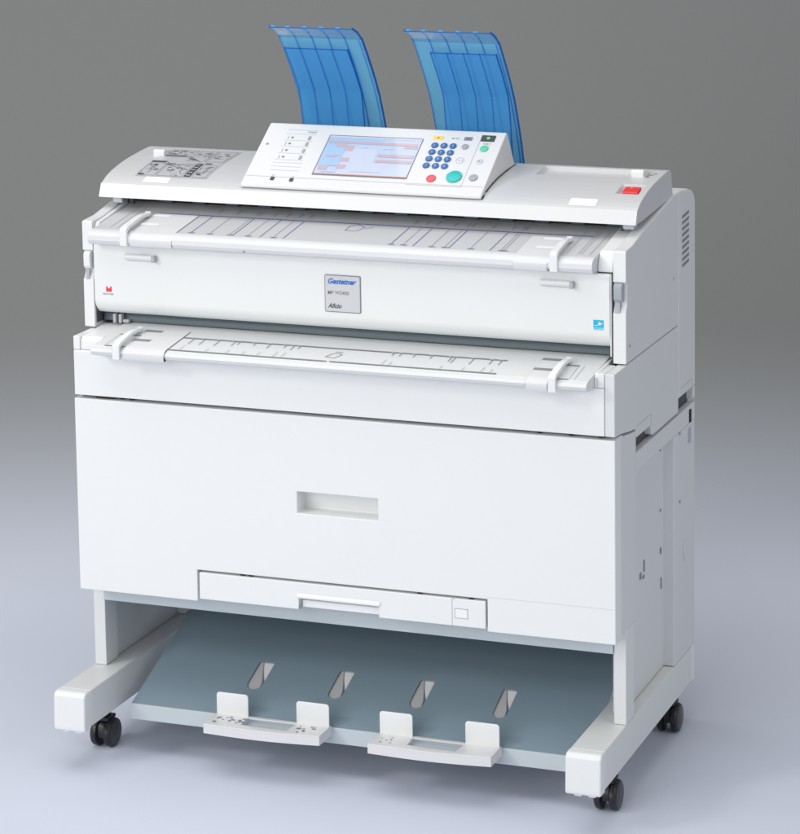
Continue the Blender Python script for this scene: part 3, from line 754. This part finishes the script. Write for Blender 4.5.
for x, v in ((.3487, .0096), (.3884, .0083)):
    plate('round_switch', [rrect(x-.0037, x+.0037, v-.0042, v+.0042, .0015)], .0016, PM @ Matrix.Translation((0, 0, .0002)), INKG if False else DGREY, cp)

# ------------------------------------------------------------------ blue output guides behind the lid
BP = [(.436, 1.075), (.428, 1.100), (.4185, 1.127), (.4100, 1.155), (.3985, 1.184), (.3860, 1.213), (.3720, 1.2435), (.3530, 1.275), (.3330, 1.304), (.3110, 1.334), (.2890, 1.3620)]
FL = [(.2890, 1.3620), (.2700, 1.3760), (.2440, 1.3865)]
SPr = [(.3900, 1.075), (.3830, 1.115), (.3765, 1.155), (.3690, 1.200), (.3620, 1.235), (.3575, 1.2520), (.3545, 1.2575), (.3250, 1.300), (.2925, 1.3410)]
def sheet(bm, prof, x0, x1, th, mi=0):
    n = len(prof); top = []
    for i, (y, z) in enumerate(prof):
        a = prof[max(i-1, 0)]; b = prof[min(i+1, n-1)]
        d = Vector((b[0]-a[0], b[1]-a[1])).normalized(); top.append((y - d[1]*th, z + d[0]*th))
    add_prism(bm, prof + top[::-1], x0, x1, mi)
def out_guide(x0, x1, s0, s1):
    bm = bmesh.new()
    # single curved skin, rear edge flanges at the sides
    def skin(prof, a, b, mi, off=0.):
        row = [[bm.verts.new((x, y-off, z)) for x in (a, b)] for y, z in prof]
        for p, q in zip(row[:-1], row[1:]): bm.faces.new((p[0], p[1], q[1], q[0])).material_index = mi
    skin(BP, x0, x1, 0); skin(FL, x0, x1, 1)
    o = link('output_guide', mesh_of(bm), [FILM, FILMF], root, 0, smooth=True)
    o.data.set_sharp_from_angle(angle=R(60))
    bm = bmesh.new()
    w = x1-x0
    for k in range(1, 5):
        x = x0 + w*k/5
        sheet(bm, BP[1:], x-.0008, x+.0008, -.0035)
        sheet(bm, FL, x-.0008, x+.0008, -.0035)
    sheet(bm, BP[1:], x0, x0+.0016, -.005); sheet(bm, BP[1:], x1-.0016, x1, -.006); sheet(bm, BP[1:], x1-.0075, x1-.0062, -.004)
    sheet(bm, FL, x0, x0+.0016, -.004); sheet(bm, FL, x1-.0016, x1, -.004)
    add_box(bm, x0, x1, .2425, .2440, 1.3858, 1.3876)
    islands('rib', bm, FILMR, o)
    bm = bmesh.new()
    for k in range(0, 5):
        x = x0 + .004 + w*k/5
        lathe_x(bm, [(-.006, .0006), (-.003, .0026), (.003, .0026), (.006, .0006)], x if k else x+.004, .2450, 1.3876, 10)
    islands('edge_bump', bm, FILM, o)
    bm = bmesh.new()
    skin(SPr, s0, s1, 0); skin(BP[1:4], s0, s1, 0, .012) if False else None
    f = link('front_flap', mesh_of(bm), [FILMF], o); f.data.set_sharp_from_angle(angle=R(60))
    bm = bmesh.new()
    for k in range(0, 5):
        x = s0 + (s1-s0)*k/4; hw = .0007
        sheet(bm, SPr[1:], x-hw, x+hw, -.0028 if k not in (0, 4) else -.004)
    add_box(bm, s0, s1, .2915, .2932, 1.3402, 1.3420)
    islands('flap_rib', bm, FILMR, f)
out_guide(.3150, .4870, .3240, .4545)
out_guide(.5920, .7650, .6250, .7570)
box('guide_mount', .30, .78, .4005, .445, 1.0505, 1.079, SIDE, bevel=.002)

# ------------------------------------------------------------------ backdrop (sweep facing the camera heading)
CAM = Vector((2.41500681, -4.26723881, 1.91637628)); YAW = R(18.18554729)
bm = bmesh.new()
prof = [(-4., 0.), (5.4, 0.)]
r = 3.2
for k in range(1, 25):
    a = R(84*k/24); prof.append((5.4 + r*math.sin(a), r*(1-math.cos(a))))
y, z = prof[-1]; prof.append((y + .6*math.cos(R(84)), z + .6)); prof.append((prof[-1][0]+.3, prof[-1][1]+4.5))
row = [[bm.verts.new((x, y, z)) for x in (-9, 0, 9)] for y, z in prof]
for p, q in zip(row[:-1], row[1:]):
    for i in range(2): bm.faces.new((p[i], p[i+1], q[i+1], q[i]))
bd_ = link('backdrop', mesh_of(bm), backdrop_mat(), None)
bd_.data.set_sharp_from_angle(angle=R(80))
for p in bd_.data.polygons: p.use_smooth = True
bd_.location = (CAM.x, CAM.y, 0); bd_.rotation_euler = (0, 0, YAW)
bd_['kind'] = 'structure'; bd_['label'] = 'seamless studio backdrop, pale lavender floor with painted light falloff to grey wall'

# ------------------------------------------------------------------ light
def area(name, loc, tgt, sx, sy, power, col):
    l = bpy.data.lights.new(name, 'AREA'); l.shape = 'RECTANGLE'; l.size = sx; l.size_y = sy; l.energy = power; l.color = col
    o = bpy.data.objects.new(name, l); C.objects.link(o); o.location = loc
    o.rotation_euler = (Vector(tgt)-Vector(loc)).to_track_quat('-Z', 'Y').to_euler(); return o
area('front_softbox', (-.9, -6.0, 2.3), (.4, 0, .6), 4.4, 2.8, 154, (1, .985, .96))
area('key_softbox', (-2.5, -3.4, 3.3), (.5, 0, .4), 1.1, 1.1, 62, (1, .985, .96))
area('top_softbox', (.2, -.5, 4.3), (.4, .1, 0), 4.2, 3.2, 88, (1, .99, .98))
area('added_side_fill', (4.6, -1.6, 2.6), (1.0, .3, .5), 2.6, 2.2, 33, (.97, .98, 1))  # added fill light, lifts the right side and the floor shadow
w = bpy.data.worlds.new('World'); S.world = w; w.use_nodes = True
w.node_tree.nodes['Background'].inputs[0].default_value = (.97, .985, 1.0, 1); w.node_tree.nodes['Background'].inputs[1].default_value = .33

# ------------------------------------------------------------------ camera
cam = bpy.data.cameras.new('camera'); co = bpy.data.objects.new('camera', cam); C.objects.link(co); S.camera = co
yaw, pitch, roll, f = -0.317398, 0.126264, -0.005851, 2605.21514
fw = Vector((math.sin(yaw)*math.cos(pitch), math.cos(yaw)*math.cos(pitch), -math.sin(pitch)))
r0 = Vector((math.cos(yaw), -math.sin(yaw), 0)); u0 = r0.cross(fw)
rr = math.cos(roll)*r0 + math.sin(roll)*u0; uu = -math.sin(roll)*r0 + math.cos(roll)*u0
M = Matrix((rr, uu, -fw)).transposed().to_4x4(); M.translation = CAM; co.matrix_world = M
cam.sensor_width = 36; cam.sensor_fit = 'HORIZONTAL'; cam.lens = 36*f/800
cam.shift_x = -(577.057-400)/800; cam.shift_y = (75.7792-417)/800
cam.clip_start = .1; cam.clip_end = 100
S.view_settings.view_transform = 'Standard'; S.view_settings.look = 'None'; S.view_settings.exposure = 0
S.render.resolution_x = 982; S.render.resolution_y = 1024
